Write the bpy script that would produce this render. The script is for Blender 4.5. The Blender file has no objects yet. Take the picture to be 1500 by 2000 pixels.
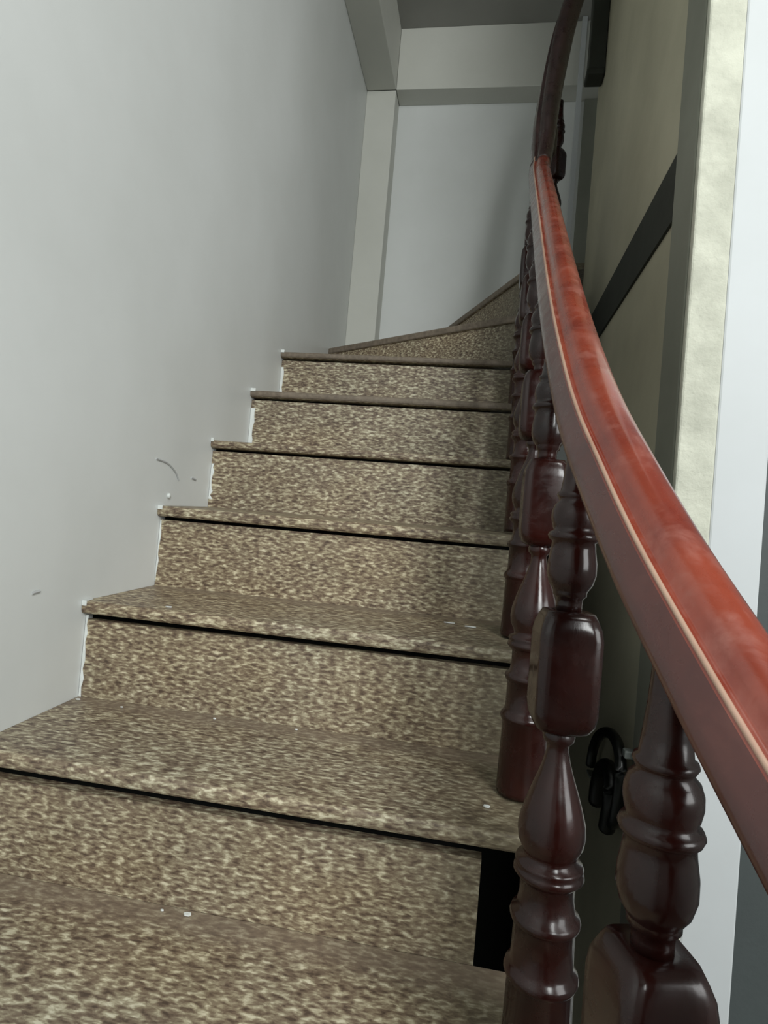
import bpy, bmesh, math, random
from mathutils import Vector, Matrix
random.seed(7)
C = bpy.context.scene.collection

# ------------------------------------------------------------------ camera
F_PX = 1180.588
YAW, PITCH, ROLL = 0.15686, 0.02484, 0.08547
CAM = Vector((0.67861, -0.77015, 0.34666))
cy, sy, cp, sp = math.cos(YAW), math.sin(YAW), math.cos(PITCH), math.sin(PITCH)
fwd = Vector((-sy*cp, cy*cp, sp)); rgt = Vector((cy, sy, 0)); upv = rgt.cross(fwd)
cr, srr = math.cos(ROLL), math.sin(ROLL)
r2 = rgt*cr + upv*srr; u2 = upv*cr - rgt*srr
cd = bpy.data.cameras.new('camera'); cam = bpy.data.objects.new('camera', cd); C.objects.link(cam)
cd.sensor_fit = 'VERTICAL'; cd.sensor_height = 36.0; cd.lens = 36.0*F_PX/2000.0
cd.clip_start = 0.02
M = Matrix.Identity(4)
for k in range(3):
    M[k][0] = r2[k]; M[k][1] = u2[k]; M[k][2] = -fwd[k]; M[k][3] = CAM[k]
cam.matrix_world = M
bpy.context.scene.camera = cam

# ------------------------------------------------------------------ world, lights, exposure
w = bpy.data.worlds.new('world'); bpy.context.scene.world = w; w.use_nodes = True
w.node_tree.nodes['Background'].inputs[0].default_value = (0.92, 0.96, 1.0, 1)
w.node_tree.nodes['Background'].inputs[1].default_value = 0.35
def area(name, loc, target, size, power, col, sy_=None):
    l = bpy.data.lights.new(name, 'AREA'); l.energy = power; l.color = col
    l.shape = 'RECTANGLE'; l.size = size; l.size_y = sy_ or size
    o = bpy.data.objects.new(name, l); C.objects.link(o); o.location = loc
    o.rotation_euler = (Vector(target)-Vector(loc)).to_track_quat('-Z', 'Y').to_euler()
    return o
area('room_window_light', (1.85, -2.95, 1.85), (0.5, 0.8, 0.4), 1.0, 80, (0.965, 1.0, 0.985), 1.2)
area('side_fill_light', (2.7, -1.35, 0.75), (0.0, 0.15, 0.35), 1.0, 22, (0.985, 1.0, 0.995), 1.1)  # unseen fill light, added to brighten the left wall
area('room_ceiling_light', (1.45, -1.15, 2.5), (0.7, 0.2, 0.2), 0.45, 15, (1.0, 1.0, 0.96), 0.45)
vs = bpy.context.scene.view_settings
vs.view_transform = 'Standard'; vs.look = 'None'; vs.exposure = 0.0; vs.gamma = 1.0
vs.use_curve_mapping = False

# ------------------------------------------------------------------ materials
def srgb(r, g, b):
    f = lambda c: c/12.92 if c <= 0.04045 else ((c+0.055)/1.055)**2.4
    return (f(r/255), f(g/255), f(b/255), 1)
def mat(name, col, rough=0.6, spec=0.5, coat=0.0):
    m = bpy.data.materials.new(name); m.use_nodes = True
    b = m.node_tree.nodes['Principled BSDF']
    b.inputs['Base Color'].default_value = col; b.inputs['Roughness'].default_value = rough
    b.inputs['Specular IOR Level'].default_value = spec
    b.inputs['Coat Weight'].default_value = coat; b.inputs['Coat Roughness'].default_value = 0.12
    return m, m.node_tree, b
def nd(t, kind, **kw):
    n = t.nodes.new(kind)
    for k, v in kw.items():
        if k.startswith('i_'):
            n.inputs[k[2:].replace('_', ' ')].default_value = v
        else: setattr(n, k, v)
    return n
def coords(t, scale=(1, 1, 1), src='Object'):
    # world position: alike pieces get different grain, as cut stone has
    if src == 'world':
        g = t.nodes.new('ShaderNodeNewGeometry'); out = g.outputs['Position']
    else:
        g = t.nodes.new('ShaderNodeTexCoord'); out = g.outputs['Object']
    mp = t.nodes.new('ShaderNodeMapping'); mp.inputs['Scale'].default_value = scale
    t.links.new(out, mp.inputs['Vector']); return mp.outputs['Vector']
def ramp(t, stops, fac):
    r = t.nodes.new('ShaderNodeValToRGB'); e = r.color_ramp.elements
    while len(e) > 1: e.remove(e[-1])
    e[0].position, e[0].color = stops[0]
    for p, c in stops[1:]:
        n = e.new(p); n.color = c
    t.links.new(fac, r.inputs['Fac']); return r.outputs['Color']
def noise(t, vec, scale, detail=3, rough=0.55, dist=0.0):
    n = t.nodes.new('ShaderNodeTexNoise'); n.inputs['Scale'].default_value = scale
    n.inputs['Detail'].default_value = detail; n.inputs['Roughness'].default_value = rough
    n.inputs['Distortion'].default_value = dist
    t.links.new(vec, n.inputs['Vector']); return n.outputs['Fac']
def mix(t, fac, a, b, mode='MIX'):
    m = t.nodes.new('ShaderNodeMix'); m.data_type = 'RGBA'; m.blend_type = mode
    if isinstance(fac, float): m.inputs[0].default_value = fac
    else: t.links.new(fac, m.inputs[0])
    for s, v in ((6, a), (7, b)):
        if isinstance(v, tuple): m.inputs[s].default_value = v
        else: t.links.new(v, m.inputs[s])
    return m.outputs[2]
def bump(t, b, h, strength, dist=0.01):
    n = t.nodes.new('ShaderNodeBump'); n.inputs['Strength'].default_value = strength
    n.inputs['Distance'].default_value = dist
    t.links.new(h, n.inputs['Height']); t.links.new(n.outputs['Normal'], b.inputs['Normal'])

def granite_material(tread=False):
    m, t, b = mat('tread_granite' if tread else 'speckled_granite', srgb(150, 140, 120), 0.42, 0.45)
    v = coords(t, (0.42, 0.95, 1.15), 'world')
    n1 = noise(t, v, 175, 3.0, 0.5, 0.3)
    c = ramp(t, [(0.31, srgb(82, 68, 58)), (0.43, srgb(118, 102, 87)), (0.52, srgb(142, 130, 110)),
                 (0.60, srgb(174, 165, 142)), (0.70, srgb(212, 206, 184))], n1)
    n3 = noise(t, coords(t, (0.6, 1, 1), 'world'), 3.0, 4.0, 0.6)
    warm = ramp(t, [(0.42, (0.94, 0.95, 0.93, 1)), (0.62, (1.02, 0.96, 0.86, 1))], n3)
    c = mix(t, 0.8, c, warm, 'MULTIPLY')
    n4 = noise(t, coords(t, (1, 1, 1), 'world'), 9.0, 5.0, 0.7)
    dirt = ramp(t, [(0.30, (0.72, 0.70, 0.66, 1)), (0.55, (1, 1, 1, 1))], n4)
    c = mix(t, 0.45, c, dirt, 'MULTIPLY')
    g = t.nodes.new('ShaderNodeNewGeometry'); sx = t.nodes.new('ShaderNodeSeparateXYZ')
    t.links.new(g.outputs['Position'], sx.inputs[0])
    def M_(op, a, b2):
        q = t.nodes.new('ShaderNodeMath'); q.operation = op
        for k, v in ((0, a), (1, b2)):
            if isinstance(v, (int, float)): q.inputs[k].default_value = v
            else: t.links.new(v, q.inputs[k])
        return q.outputs[0]
    wob = M_('MULTIPLY', n4, 0.10)
    # railing shade and some grime painted into the colour towards the balusters
    gx = ramp(t, [(0.0, (0, 0, 0, 1)), (1.0, (0.75,)*3+(1,))], M_('MULTIPLY', M_('SUBTRACT', M_('ADD', sx.outputs['X'], wob), 0.66), 7.0))
    c = mix(t, gx, c, srgb(86, 80, 64))
    if tread:   # grime along the foot of each riser
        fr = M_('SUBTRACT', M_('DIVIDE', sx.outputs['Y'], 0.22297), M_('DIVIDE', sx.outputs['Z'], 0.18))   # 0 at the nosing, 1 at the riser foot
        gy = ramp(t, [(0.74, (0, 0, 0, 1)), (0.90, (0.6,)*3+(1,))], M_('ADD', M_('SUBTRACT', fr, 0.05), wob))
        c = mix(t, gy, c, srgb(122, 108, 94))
    t.links.new(c, b.inputs['Base Color'])
    rr = ramp(t, [(0.3, (0.36,)*3+(1,)), (0.7, (0.62,)*3+(1,))], n4)
    t.links.new(rr, b.inputs['Roughness'])
    bump(t, b, n1, 0.12, 0.002)
    return m
GRANITE = granite_material(); TREADSTONE = granite_material(True)

def plaster(name, col, lo=0.86, scale=2.5, rough=0.55, bs=0.15, fine=40, spec=0.4):
    m, t, b = mat(name, col, rough, spec)
    v = coords(t, (1, 1, 1), 'world')
    n = noise(t, v, scale, 5, 0.6)
    dk = ramp(t, [(0.30, (lo, lo, lo*0.99, 1)), (0.65, (1, 1, 1, 1))], n)
    t.links.new(mix(t, 1.0, col, dk, 'MULTIPLY'), b.inputs['Base Color'])
    bump(t, b, noise(t, v, fine, 4, 0.6), bs, 0.004)
    return m
WALL = plaster('pale_grey_wall_paint', srgb(214, 217, 216), 0.90, 1.8, 0.42, 0.10, 14, 0.5)
BEAM = plaster('beam_paint', srgb(202, 203, 196), 0.90, 2.0, 0.6)
OLIVE = plaster('olive_grey_plaster', srgb(176, 172, 150), 0.75, 2.2, 0.75, 0.2, 30)
ROUGH = plaster('rough_cream_plaster', srgb(200, 201, 186), 0.72, 14, 0.7, 0.9, 45)
WHITE = plaster('white_gloss_paint', srgb(190, 194, 196), 0.94, 3, 0.55, 0.05, 20, 0.6)
DARKGREY = plaster('dark_grey_paint', srgb(70, 76, 76), 0.8, 3, 0.6)
DARKTRIM = plaster('frame_paint_recess_shade', srgb(132, 134, 122), 0.8, 4, 0.7)
BLACKTRIM = plaster('blackish_band_paint', srgb(50, 53, 46), 0.7, 6, 0.7)
CONCRETE = plaster('bare_concrete', srgb(96, 92, 84), 0.6, 6, 0.9, 0.5)
CEIL = plaster('ceiling_paint', srgb(150, 150, 146), 0.85, 2, 0.8)
SOFTWHITE = plaster('white_paint_smear', srgb(226, 230, 228), 0.9, 30, 0.5, 0.4, 90)

def wood_material(name, a, b_, rough, dust=0.25):
    m, t, b = mat(name, a, rough, 0.5, 0.6)
    v = coords(t, (1, 1, 1), 'world')
    n = noise(t, v, 9, 5, 0.6, 0.5)
    c = ramp(t, [(0.35, b_), (0.65, a)], n)
    n2 = noise(t, coords(t, (1.0, 1.0, 1.0), 'world'), 28, 5, 0.65, 0.4)
    f = ramp(t, [(0.50, (0, 0, 0, 1)), (0.75, (dust,)*3+(1,))], n2)
    c = mix(t, f, c, srgb(165, 112, 100))
    t.links.new(c, b.inputs['Base Color'])
    rr = ramp(t, [(0.4, (rough*0.7,)*3+(1,)), (0.7, (rough*1.5,)*3+(1,))], n2)
    t.links.new(rr, b.inputs['Roughness'])
    bump(t, b, n2, 0.10, 0.003)
    return m
REDWOOD = wood_material('red_varnished_wood', srgb(138, 58, 38), srgb(110, 38, 24), 0.34, 0.42)
REDSIDE = wood_material('dark_varnish_side', srgb(80, 34, 27), srgb(62, 24, 21), 0.38, 0.10)  # darker colour for the lower sides and underside of the handrail
EDGESTONE = plaster('shaded_dirty_stone_edge', srgb(128, 116, 102), 0.6, 60, 0.6, 0.2, 120)  # front edges of upper treads: railing shade and dirt put into the colour
TURNED = wood_material('dark_red_turned_wood', srgb(44, 15, 11), srgb(26, 9, 7), 0.25, 0.015)
TURNED.node_tree.nodes['Principled BSDF'].inputs['Coat Weight'].default_value = 0.2; TURNED.node_tree.nodes['Principled BSDF'].inputs['Specular IOR Level'].default_value = 0.32
DARKWOOD = wood_material('gooseneck_dark_wood', srgb(44, 22, 22), srgb(30, 14, 15), 0.35, 0.05)  # darker tone than the rest of the handrail
EDGE = wood_material('worn_pale_wood_edge', srgb(182, 152, 132), srgb(160, 124, 104), 0.5, 0.3)
BLACK, _, _ = mat('black_rubber', srgb(20, 22, 20), 0.3)
METAL, _, _bm = mat('dull_grey_metal', srgb(120, 126, 122), 0.5)
VOID, _, _ = mat('void_black', srgb(14, 15, 14), 0.9, 0.1)  # black that stands for unlit space behind the gaps
SCUFF, _, _ = mat('grey_scuff', srgb(176, 178, 178), 0.8)

# ------------------------------------------------------------------ helpers
def obj(name, bm, m, parent=None, smooth=False):
    me = bpy.data.meshes.new(name); bmesh.ops.recalc_face_normals(bm, faces=bm.faces)
    bm.to_mesh(me); bm.free()
    if smooth:
        for p in me.polygons: p.use_smooth = True
    me.materials.append(m)
    o = bpy.data.objects.new(name, me); C.objects.link(o)
    if parent: o.parent = parent
    return o
def struct(o): o['kind'] = 'structure'; return o
def thing(name, label, cat, loc=(0, 0, 0), group=None):
    o = bpy.data.objects.new(name, None); C.objects.link(o); o.location = loc
    o['label'] = label; o['category'] = cat
    if group: o['group'] = group
    return o
def tag(o, label, cat, group=None):
    o['label'] = label; o['category'] = cat
    if group: o['group'] = group
    return o
def box(bm, a, b, bev=0.0):
    r = bmesh.ops.create_cube(bm, size=1)['verts']
    for v in r:
        for k in range(3): v.co[k] = a[k] + (v.co[k]+0.5)*(b[k]-a[k])
    if bev:
        es = list({e for v in r for e in v.link_edges})
        bmesh.ops.bevel(bm, geom=es, offset=bev, segments=2, affect='EDGES', profile=0.5)
    return bm
def mkbox(name, a, b, m, parent=None, bev=0.0):
    return obj(name, box(bmesh.new(), a, b, bev), m, parent)
def prism(pts, z0, z1, bev_edges=(), off=0.01, seg=3):
    """polygon in the xy plane extruded in z; bev_edges: indices of sides whose top and bottom edges are rounded"""
    bm = bmesh.new()
    lo = [bm.verts.new((x, y, z0)) for x, y in pts]; hi = [bm.verts.new((x, y, z1)) for x, y in pts]
    n = len(pts); bm.faces.new(lo[::-1]); bm.faces.new(hi)
    for i in range(n): bm.faces.new((lo[i], lo[(i+1) % n], hi[(i+1) % n], hi[i]))
    bm.edges.ensure_lookup_table()
    es = []
    for i in bev_edges:
        j = (i+1) % n
        for L in (lo, hi):
            e = bm.edges.get((L[i], L[j]))
            if e: es.append((e, L is hi))
    if es:
        bmesh.ops.bevel(bm, geom=[e for e, h in es], offset=off, segments=seg, affect='EDGES', profile=0.5)
    return bm
def lathe(bm, prof, segs=28, z=0.0, x=0.0, y=0.0):
    rings = []
    for zz, r in prof:
        rings.append([bm.verts.new((x+r*math.cos(2*math.pi*k/segs), y+r*math.sin(2*math.pi*k/segs), z+zz)) for k in range(segs)])
    for a, b in zip(rings, rings[1:]):
        for k in range(segs):
            bm.faces.new((a[k], a[(k+1) % segs], b[(k+1) % segs], b[k]))
    bm.faces.new(rings[0][::-1]); bm.faces.new(rings[-1])
def catmull(P, n=8):
    P = [Vector(p) for p in P]; Q = [P[0]*2-P[1]] + P + [P[-1]*2-P[-2]]; out = []
    for i in range(1, len(Q)-2):
        a, b, c, d = Q[i-1:i+3]
        for k in range(n):
            t = k/n
            out.append(0.5*((2*b)+(c-a)*t+(2*a-5*b+4*c-d)*t*t+(3*b-a-3*c+d)*t**3))
    out.append(P[-1]); return out
def tube(bm, pts, r, segs=10):
    rings = []
    for i, p in enumerate(pts):
        d = (pts[min(i+1, len(pts)-1)]-pts[max(i-1, 0)]).normalized()
        a = d.cross(Vector((0, 0, 1)))
        if a.length < 0.1: a = d.cross(Vector((0, 1, 0)))
        a.normalize(); b = d.cross(a)
        rings.append([bm.verts.new(p+a*r*math.cos(2*math.pi*k/segs)+b*r*math.sin(2*math.pi*k/segs)) for k in range(segs)])
    for A, B in zip(rings, rings[1:]):
        for k in range(segs): bm.faces.new((A[k], A[(k+1) % segs], B[(k+1) % segs], B[k]))
    bm.faces.new(rings[0][::-1]); bm.faces.new(rings[-1])

# ------------------------------------------------------------------ setting
H = 0.18; D = 0.22297; TH = 0.031; NOS = 0.016; XR = 0.715; XT = 0.815
ZB = 2.374; ZC = 2.665; YP = 1.938; YB = 2.045
FLOORZ = -2.3
struct(mkbox('wall_left', (-0.12, -3.4, FLOORZ), (0.0, YB, ZC), WALL))
wall_left = bpy.data.objects['wall_left']
struct(mkbox('wall_back', (-0.12, YB, FLOORZ), (2.6, YB+0.12, ZC), WALL))
struct(mkbox('ceiling', (-0.12, -3.4, ZC), (3.2, YB+0.12, ZC+0.12), CEIL))
struct(mkbox('floor', (-0.12, -3.4, FLOORZ-0.1), (3.2, YB+0.12, FLOORZ), CONCRETE))
struct(mkbox('wall_rear', (-0.12, -3.52, FLOORZ), (3.2, -3.4, ZC), WALL))
struct(mkbox('wall_far_right', (3.08, -3.4, FLOORZ), (3.2, YB+0.12, ZC), WALL))
# corner pillar and the two beams it carries
struct(mkbox('trim_1', (0.0, YP, 1.0), (0.138, YB, ZB), BEAM, bev=0.003))
struct(mkbox('trim_2', (0.0, -1.2, ZB), (0.138, YP, ZC), BEAM, bev=0.003))
struct(mkbox('trim_3', (0.138, YP-0.002, ZB), (2.2, YB, ZC), BEAM, bev=0.003))
# olive wall on the far side of the well, its plastered end and the white jamb beside it
wr = struct(mkbox('wall_right', (1.0, 0.318, FLOORZ), (1.053, 1.62, ZC), OLIVE))
struct(mkbox('trim_4', (0.996, 0.300, FLOORZ), (1.056, 0.318, ZC), ROUGH, bev=0.004))
struct(mkbox('trim_5', (0.994, 0.318, FLOORZ), (1.0, 0.43, ZC), DARKTRIM, bev=0.002))
struct(mkbox('trim_6', (1.056, 0.304, FLOORZ), (1.139, 0.42, ZC), WHITE, bev=0.004))
struct(mkbox('door_1', (1.139, 0.40, FLOORZ), (2.0, 0.44, ZC), DARKGREY))
# horizontal dark band across the olive wall
bm = bmesh.new()
vs_ = [(0.994, 0.43, 0.975), (0.994, 0.43, 1.105), (0.994, 1.50, 1.115), (0.994, 1.50, 0.995)]
A = [bm.verts.new(v) for v in vs_]; B = [bm.verts.new((1.002, v[1], v[2])) for v in vs_]
bm.faces.new(A); bm.faces.new(B[::-1])
for i in range(4): bm.faces.new((A[i], B[i], B[(i+1) % 4], A[(i+1) % 4]))
struct(obj('trim_7', bm, BLACKTRIM))
# pale batten and a sheet coloured dark for an unlit recess on the back wall behind the rail
struct(mkbox('trim_8', (0.950, YP-0.026, 1.46), (0.972, YP-0.004, ZC), WHITE, bev=0.002))
struct(mkbox('recess_shade_sheet', (1.0, YB-0.02, 1.4), (1.6, YB, ZB), DARKTRIM))

# scuffs on the left wall
def scuff(pts, r):
    bm = bmesh.new(); tube(bm, pts, r, 6); obj('scuff_mark', bm, SCUFF, wall_left)
scuff(catmull([(0.0006, 0.405, 0.449), (0.0006, 0.455, 0.444), (0.0006, 0.492, 0.428), (0.0006, 0.508, 0.412)], 4), 0.0022)
scuff([Vector((0.0006, 0.568, 0.424)), Vector((0.0006, 0.590, 0.421))], 0.0025)
scuff([Vector((0.0006, 0.082, 0.197)), Vector((0.0006, 0.098, 0.199))], 0.0028)
bm = bmesh.new(); lathe(bm, [(0, 0.006), (0.003, 0.0058), (0.0055, 0.004), (0.006, 0.001)], 14)
bmesh.ops.rotate(bm, verts=bm.verts, matrix=Matrix.Rotation(math.pi/2, 3, 'Y'))
plug = tag(obj('wall_plug', bm, SOFTWHITE, None, True), 'small white plug stuck in the left wall above the fourth nosing from below', 'plug')
plug.location = (0.0, 0.469, 0.375)

# ------------------------------------------------------------------ staircase
st = thing('staircase', 'speckled beige granite staircase climbing beside the pale wall and winding right', 'staircase', (0.36, -1.3, -0.9))
bpy.context.view_layer.update()
def child(o, parent=st):
    o.parent = parent; o.matrix_parent_inverse = Matrix.Translation(-parent.location); return o
W0 = 0.0008
for i in range(-5, 6):
    y0 = i*D-NOS
    if i < 5: pts = [(W0, y0), (XT, y0), (XT, (i+1)*D-0.0005), (W0, (i+1)*D-0.0005)]
    else: pts = [(W0, y0), (XT, y0), (XT, 1.185), (0.802, 1.190), (W0, 1.676)]
    if i < 5:
        pts = [(W0, y0), (XT-0.02, y0), (XT-0.006, y0+0.006), (XT, y0+0.02), (XT, (i+1)*D-0.0005), (W0, (i+1)*D-0.0005)]
    bm = prism(pts, i*H-TH, i*H, (0,), 0.008, 3)
    for v in bm.verts:      # worn treads dip slightly towards the nosing
        if v.co.z > i*H-TH*0.6: v.co.z -= (0.0085 if i < 3 else 0.0125)*max(0.0, 1-(v.co.y-y0)/D)
    o = child(obj('tread', bm, TREADSTONE))
    if i >= 4: o.data.materials.append(EDGESTONE)
    for f in o.data.polygons:
        if i >= 4 and f.normal.y < -0.3: f.material_index = 1
    bm = box(bmesh.new(), (W0, i*D, (i-1)*H), (XR if i < 1 else 0.757, i*D+0.018, i*H-TH-(0.020 if i < 1 else 0.012 if i < 2 else 0.007)), 0.0)  # riser stops short: the black gap stands in for the nosing's shadow
    child(obj('riser', bm, GRANITE))
# winders fanning about the newel, nosing lines from the wall to the pivot
wind = {6: [(W0, 1.667), (0.806, 1.178), (0.806, 1.222), (0.788, 1.226), (0.384, 2.042), (0.141, 2.042), (0.141, 1.935), (W0, 1.935)],
        7: [(0.393, 2.042), (0.797, 1.206), (0.836, 1.206), (0.842, 1.62), (0.850, 2.042)],
        8: [(0.840, 2.042), (0.832, 1.63), (1.9, 1.63), (1.9, 2.042)]}
for i, pts in wind.items():
    o = child(obj('tread', prism(pts, i*H-TH, i*H-0.006, (0,), 0.006, 3), GRANITE))
    o.data.materials.append(EDGESTONE)
    e0 = Vector(pts[1])-Vector(pts[0]); e0 = Vector((e0.y, -e0.x, 0)).normalized()
    for f in o.data.polygons:
        if f.normal.dot(e0) > 0.3 : f.material_index = 1
    a, b = Vector(pts[0]), Vector(pts[1]); d = (b-a).normalized(); n = Vector((-d.y, d.x))
    if n.dot(sum((Vector(p) for p in pts), Vector((0, 0)))/len(pts)-a) < 0: n = -n
    q = [a+n*0.010, b+n*0.010, b+n*0.026, a+n*0.026]
    if i == 6: q[0].x = q[3].x = W0
    q = [(max(W0, v.x), min(v.y, 2.042)) for v in q]
    child(obj('riser', prism(q, (i-1)*H, i*H-TH), GRANITE))
struct(mkbox('added_void_panel_under_stair', (0.002, 1.30, FLOORZ+0.001), (0.9985, 1.34, 3.2*H), VOID))  # added black panel, its colour stands for the dark void below
# core carrying the slabs, coloured black for the shade under the nosings
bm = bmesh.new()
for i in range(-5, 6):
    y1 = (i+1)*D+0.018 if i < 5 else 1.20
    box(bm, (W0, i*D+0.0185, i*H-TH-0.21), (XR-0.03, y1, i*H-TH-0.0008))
child(obj('shade_black_core', bm, VOID))
# white wall paint smeared over the ends of risers and nosings
def smear(i, za, zb, wmin, wmax):
    bm = bmesh.new(); n = 9; y = i*D-0.0012
    L = []; R = []
    for k in range(n+1):
        z = (i-1)*H + za + (zb-za)*k/n; ww = random.uniform(wmin, wmax)
        L.append(z); R.append(ww)
    f = [bm.verts.new((W0, y, z)) for z in L]; g = [bm.verts.new((ww, y, z)) for z, ww in zip(L, R)]
    h = [bm.verts.new((ww, y+0.0012, z)) for z, ww in zip(L, R)]
    for k in range(n):
        bm.faces.new((f[k], g[k], g[k+1], f[k+1])); bm.faces.new((g[k], h[k], h[k+1], g[k+1]))
    child(obj('paint_smear', bm, SOFTWHITE))
for a in [(1, 0.0, 0.145, .003, .010), (2, 0.01, 0.14, .002, .006), (3, 0.02, 0.11, .004, .011), (4, 0.0, 0.118, .010, .017), (5, 0.0, 0.12, .006, .012), (0, 0, .14, .003, .006)]:
    smear(*a)
for i in range(0, 6):
    bm = bmesh.new(); wz = [0.008, 0.010, 0.012, 0.008, 0.016, 0.012][i]
    pts = [(W0, i*D-NOS-0.001), (wz, i*D-NOS-0.001), (wz*0.8, i*D-NOS+0.004), (wz*0.5, i*D+0.008), (W0, i*D+0.012)]
    bm = prism(pts, i*H-0.016, i*H-0.0070)
    child(obj('paint_smear', bm, SOFTWHITE))
# flakes of paint and grit lying on the treads
FL = [(0.012, 0.205, 0, .0035, 'white paint flake in the wall corner of the tread below the topmost big bare tread'),
      (0.266, 0.205, 0, .0025, 'tiny white flake at the riser foot near the middle of the second lowest tread'),
      (0.409, 0.208, 0, .0022, 'tiny white flake at the riser foot, right of middle on the second lowest tread'),
      (0.100, 0.198, 0, .0024, 'tiny white flake at the riser foot, left part of the second lowest tread'),
      (0.345, -0.010, -1, .0045, 'larger white paint flake against the lowest riser in view'),
      (0.310, -0.012, -1, .0022, 'tiny white flake just left of the larger one on the lowest tread'),
      (0.679, 0.358, 1, .006, 'thin white paint sliver near the balusters on the third lowest tread'),
      (0.640, 0.375, 1, .0045, 'thin white paint sliver against the riser left of a similar sliver'),
      (0.718, 0.045, 0, .004, 'white paint flake beside a baluster foot on the second lowest tread'),
      (0.150, 0.235, 1, .005, 'white paint flake on the nosing near the wall on the third lowest tread')]
FL[0] = FL[0][:4] + ('white paint flake in the wall corner at the back of the second lowest tread',)
for k, (x, y, i, s, lab) in enumerate(FL):
    st_ = 2.2 if k in (6, 7) else 1.2
    pts = [(x+s*st_*math.cos(2*math.pi*j/6)*random.uniform(.7, 1.2), y+s*0.7*math.sin(2*math.pi*j/6)*random.uniform(.7, 1.2)) for j in range(6)]
    zt = i*H - 0.0085*max(0.0, 1-(y-s-(i*D-NOS))/D) + 0.0004
    tag(obj('paint_flake', prism(pts, zt, zt+0.0016), SOFTWHITE), lab, 'paint flake', 'white paint flakes on the treads')

# ------------------------------------------------------------------ railing
SL = H/D; C0 = 0.5675
rail = thing('stair_railing', 'dark red varnished wooden stair railing curving up the open side of the steps', 'railing', (0.78, -0.4, -0.36))
XC = [(-0.95, 1.03), (-0.75, 0.945), (-0.55, 0.876), (-0.45, 0.844), (-0.38, 0.824), (-0.31, 0.807), (-0.23, 0.793), (-0.15, 0.782), (-0.05, 0.776), (0.1, 0.772), (0.35, 0.771), (0.7, 0.772), (1.0, 0.773)]
def xc(y):
    for (a, xa), (b, xb) in zip(XC, XC[1:]):
        if y <= b: return xa+(xb-xa)*(y-a)/(b-a)
    return XC[-1][1]
ctrl = [(x, y, C0+SL*y, 90) for y, x in XC]
ctrl += [(0.775, 1.12, 1.475, 90), (0.782, 1.19, 1.575, 86), (0.790, 1.222, 1.72, 78), (0.808, 1.240, 1.88, 66), (0.838, 1.252, 2.05, 50), (0.885, 1.272, 2.19, 25), (0.940, 1.285, 2.265, 8), (0.996, 1.290, 2.31, 0)]
path = catmull([c[:3] for c in ctrl], 6)
head = [v.x for v in catmull([(c[3], 0, 0) for c in ctrl], 6)]
head[0:6*10] = [None]*(6*10)
# profile: (across, up) in the plane square to the rail; left is negative
PR = [(-.0275, 0), (-.0305, .003), (-.0312, .009), (-.0285, .016), (-.0245, .023), (-.0215, .029), (-.0195, .0315), (-.0165, .0318), (-.0140, .0300), (-.0115, .0318), (-.0090, .0375),
      (-.0050, .0425), (.0020, .0460), (.0100, .0470), (.0180, .0450), (.0250, .0400), (.0295, .0320), (.0315, .0220), (.0312, .0090), (.0305, .003), (.0275, 0), (.012, -.001), (-.012, -.001)]
def frames():
    out = []
    for i, p in enumerate(path):
        t = (path[min(i+1, len(path)-1)]-path[max(i-1, 0)]).normalized()
        if head[i] is None: s = Vector((t.y, -t.x, 0)).normalized()
        else:
            a = math.radians(head[i]); s = Vector((math.sin(a), -math.cos(a), 0))
            s = (s - t*s.dot(t)).normalized()
        out.append((p, t, s, s.cross(t).normalized()))
    return out
FR = frames()
NS = 6*13+2
def sweep(name, fr, m, k=1.0):
  bm = bmesh.new(); rings = []
  for j, (p, t, s, n) in enumerate(fr):
    q = 1+(k-1)*min(1, j/8)
    rings.append([bm.verts.new(p+s*a*q+n*(b*q)) for a, b in PR])
  for A, B in zip(rings, rings[1:]):
    for q in range(len(PR)): bm.faces.new((A[q], A[(q+1) % len(PR)], B[(q+1) % len(PR)], B[q]))
  bm.faces.new(rings[0][::-1]); bm.faces.new(rings[-1])
  o = child(obj(name, bm, m, None, True), rail)
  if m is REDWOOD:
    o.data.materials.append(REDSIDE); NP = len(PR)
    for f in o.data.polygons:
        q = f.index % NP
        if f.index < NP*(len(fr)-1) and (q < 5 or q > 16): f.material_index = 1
  return o
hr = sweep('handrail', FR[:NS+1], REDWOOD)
gn = sweep('gooseneck', FR[NS:], DARKWOOD, 1.22); gn['label'] = 'dark steep gooseneck piece of the handrail'
bm = bmesh.new()
tube(bm, [p+s*-0.0190+n*0.0312 for p, t, s, n in FR[:6*15]], 0.0019, 8)
es = obj('edge_line', bm, EDGE, hr, True); es['label'] = 'worn pale line along the edge of the handrail'
es.matrix_parent_inverse = Matrix.Translation(-rail.location) @ Matrix.Identity(4)
es.matrix_parent_inverse = Matrix.Identity(4)

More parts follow.
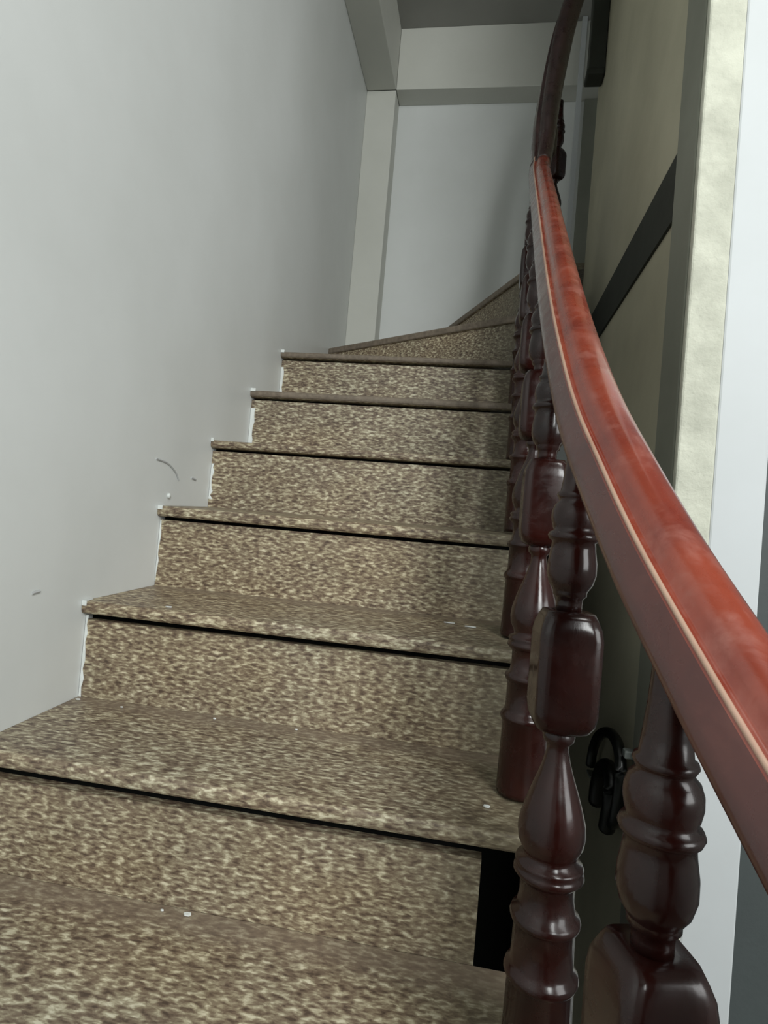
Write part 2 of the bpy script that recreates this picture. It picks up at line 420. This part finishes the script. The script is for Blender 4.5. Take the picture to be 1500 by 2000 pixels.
PROF = [(0, .0335), (.006, .0340), (.093, .0325), (.096, .0350), (.100, .0365), (.104, .0355), (.107, .0325), (.112, .0305), (.148, .0300), (.151, .0335), (.155, .0345), (.159, .0330), (.162, .0285),
        (.176, .0265), (.190, .0270), (.194, .0310), (.198, .0345), (.202, .0335), (.204, .0315), (.207, .0335), (.210, .0320), (.213, .0255), (.219, .0270), (.228, .0315), (.238, .0330), (.250, .0318),
        (.265, .0275), (.280, .0225), (.295, .0170), (.308, .0130), (.318, .0108), (.324, .0110), (.328, .0150), (.333, .0160), (.337, .0145), (.342, .0120)]
PROF2 = [(.455, .0130), (.464, .0128), (.470, .0135), (.4725, .0165), (.4760, .0165), (.478, .0175), (.484, .0215), (.494, .0242), (.506, .0240), (.518, .0220), (.526, .0212), (.528, .0245), (.5315, .0260), (.535, .0245), (.537, .0205),
         (.541, .0222), (.549, .0238), (.556, .0236), (.563, .0212), (.567, .0170), (.570, .0185), (.5725, .0200), (.5755, .0190), (.577, .0165), (.590, .0150), (.610, .0130), (.630, .0118)]
BLK = [(.336, .013, 2), (.338, .020, 3), (.342, .0255, 5), (.350, .0290, 8), (.360, .0300, 14), (.432, .0300, 14), (.442, .0290, 9), (.450, .0265, 6), (.4565, .0235, 5), (.4575, .0130, 3)]
PROF = [(z if z < .09 else z+.003, r) for z, r in PROF]; PROF2 = [(z+.003, r) for z, r in PROF2]; BLK = [(z+.003, h, e) for z, h, e in BLK]
def baluster(x, y, z, rot=0.0, top=0.655):
    bm = bmesh.new(); lathe(bm, PROF, 28)
    lathe(bm, PROF2 + [(top, .0115)], 28)
    o = obj('baluster', bm, TURNED, rail, True)
    o.matrix_parent_inverse = Matrix.Translation(-rail.location)
    o.location = (x, y, z); o.rotation_euler.z = rot
    bm = bmesh.new(); rings = []
    for zz, h, e in BLK:
        r = []
        for k in range(40):
            a = 2*math.pi*(k+0.5)/40; c, s = math.cos(a), math.sin(a)
            rr = (abs(c)**e+abs(s)**e)**(-1/e)
            r.append(bm.verts.new((h*rr*c, h*rr*s, zz)))
        rings.append(r)
    for A, B in zip(rings, rings[1:]):
        for k in range(40): bm.faces.new((A[k], A[(k+1) % 40], B[(k+1) % 40], B[k]))
    bm.faces.new(rings[0][::-1]); bm.faces.new(rings[-1])
    b = obj('square_block', bm, TURNED, o, True)
    return o
for i in range(-4, 5):
    y = i*D+0.085+(0.012 if i == 0 else 0)
    rot = -math.atan2(xc(y-0.03)-xc(y+0.03), -0.06) + math.pi if False else math.atan2(xc(y-0.03)-xc(y+0.03), 0.06)
    baluster(xc(y)-(0.013 if y < -0.3 else 0.007), y, i*H-0.0012, rot, 0.648)
baluster(0.778, 5*D+0.020, 5*H+0.0002, 0.0, 0.640)
baluster(0.792, 1.222, 7*H+0.0002-0.0, -0.5, 0.44+0.2)
baluster(0.865, 1.66, 8*H+0.0002, -0.8, 0.66)

# ------------------------------------------------------------------ upper flight post and cable
np_ = thing('newel_post', 'dark square newel post at the top right beside the far wall corner', 'post', (0.968, 1.50, 2.06))
bm = bmesh.new(); box(bm, (0.940, 1.47, 2.085), (0.9985, 1.53, ZC-0.001), 0.004)
o = obj('shaft', bm, BLACKTRIM); child(o, np_)
bm = bmesh.new(); box(bm, (0.934, 1.464, 2.06), (0.9985, 1.536, 2.085), 0.006)
o = obj('foot_block', bm, BLACKTRIM); child(o, np_)

cb = thing('cable_loop', 'black looped cable hanging low on the olive wall behind the two nearest balusters', 'cable', (0.99, 0.56, -0.05))
bm = bmesh.new()
P = catmull([(0.980, 0.720, -0.165), (0.980, 0.700, -0.120), (0.978, 0.650, -0.078), (0.976, 0.581, -0.046), (0.975, 0.510, -0.028), (0.975, 0.450, -0.034), (0.975, 0.425, -0.066), (0.976, 0.430, -0.115), (0.978, 0.455, -0.165), (0.980, 0.480, -0.19)], 6)
tube(bm, P, 0.011, 12); child(obj('outer_loop', bm, BLACK, None, True), cb)
bm = bmesh.new()
P = catmull([(0.982, 0.640, -0.215), (0.978, 0.610, -0.160), (0.976, 0.570, -0.118), (0.974, 0.520, -0.098), (0.974, 0.480, -0.105), (0.975, 0.475, -0.140), (0.978, 0.500, -0.185), (0.980, 0.520, -0.215)], 6)
tube(bm, P, 0.017, 12); child(obj('inner_loop', bm, BLACK, None, True), cb)
bm = bmesh.new(); box(bm, (0.972, 0.395, -0.035), (0.992, 0.415, -0.020), 0.003)
child(obj('wall_clip', bm, METAL), cb)
bk = thing('wall_bracket', 'small grey bent bracket on the olive wall left of the black cable', 'bracket', (1.0, 0.72, -0.18))
bm = prism([(0.0, 0.0), (0.045, 0.0), (0.020, 0.10), (0.0, 0.10)], 0, 0.003)
bmesh.ops.rotate(bm, verts=bm.verts, matrix=Matrix.Rotation(-math.pi/2, 3, 'Y'))
bmesh.ops.translate(bm, verts=bm.verts, vec=(0.999, 0.665, -0.225))
child(obj('plate', bm, METAL), bk)
bm = box(bmesh.new(), (0.974, 0.69, -0.185), (0.999, 0.73, -0.180), 0.001)
child(obj('tab', bm, METAL), bk)
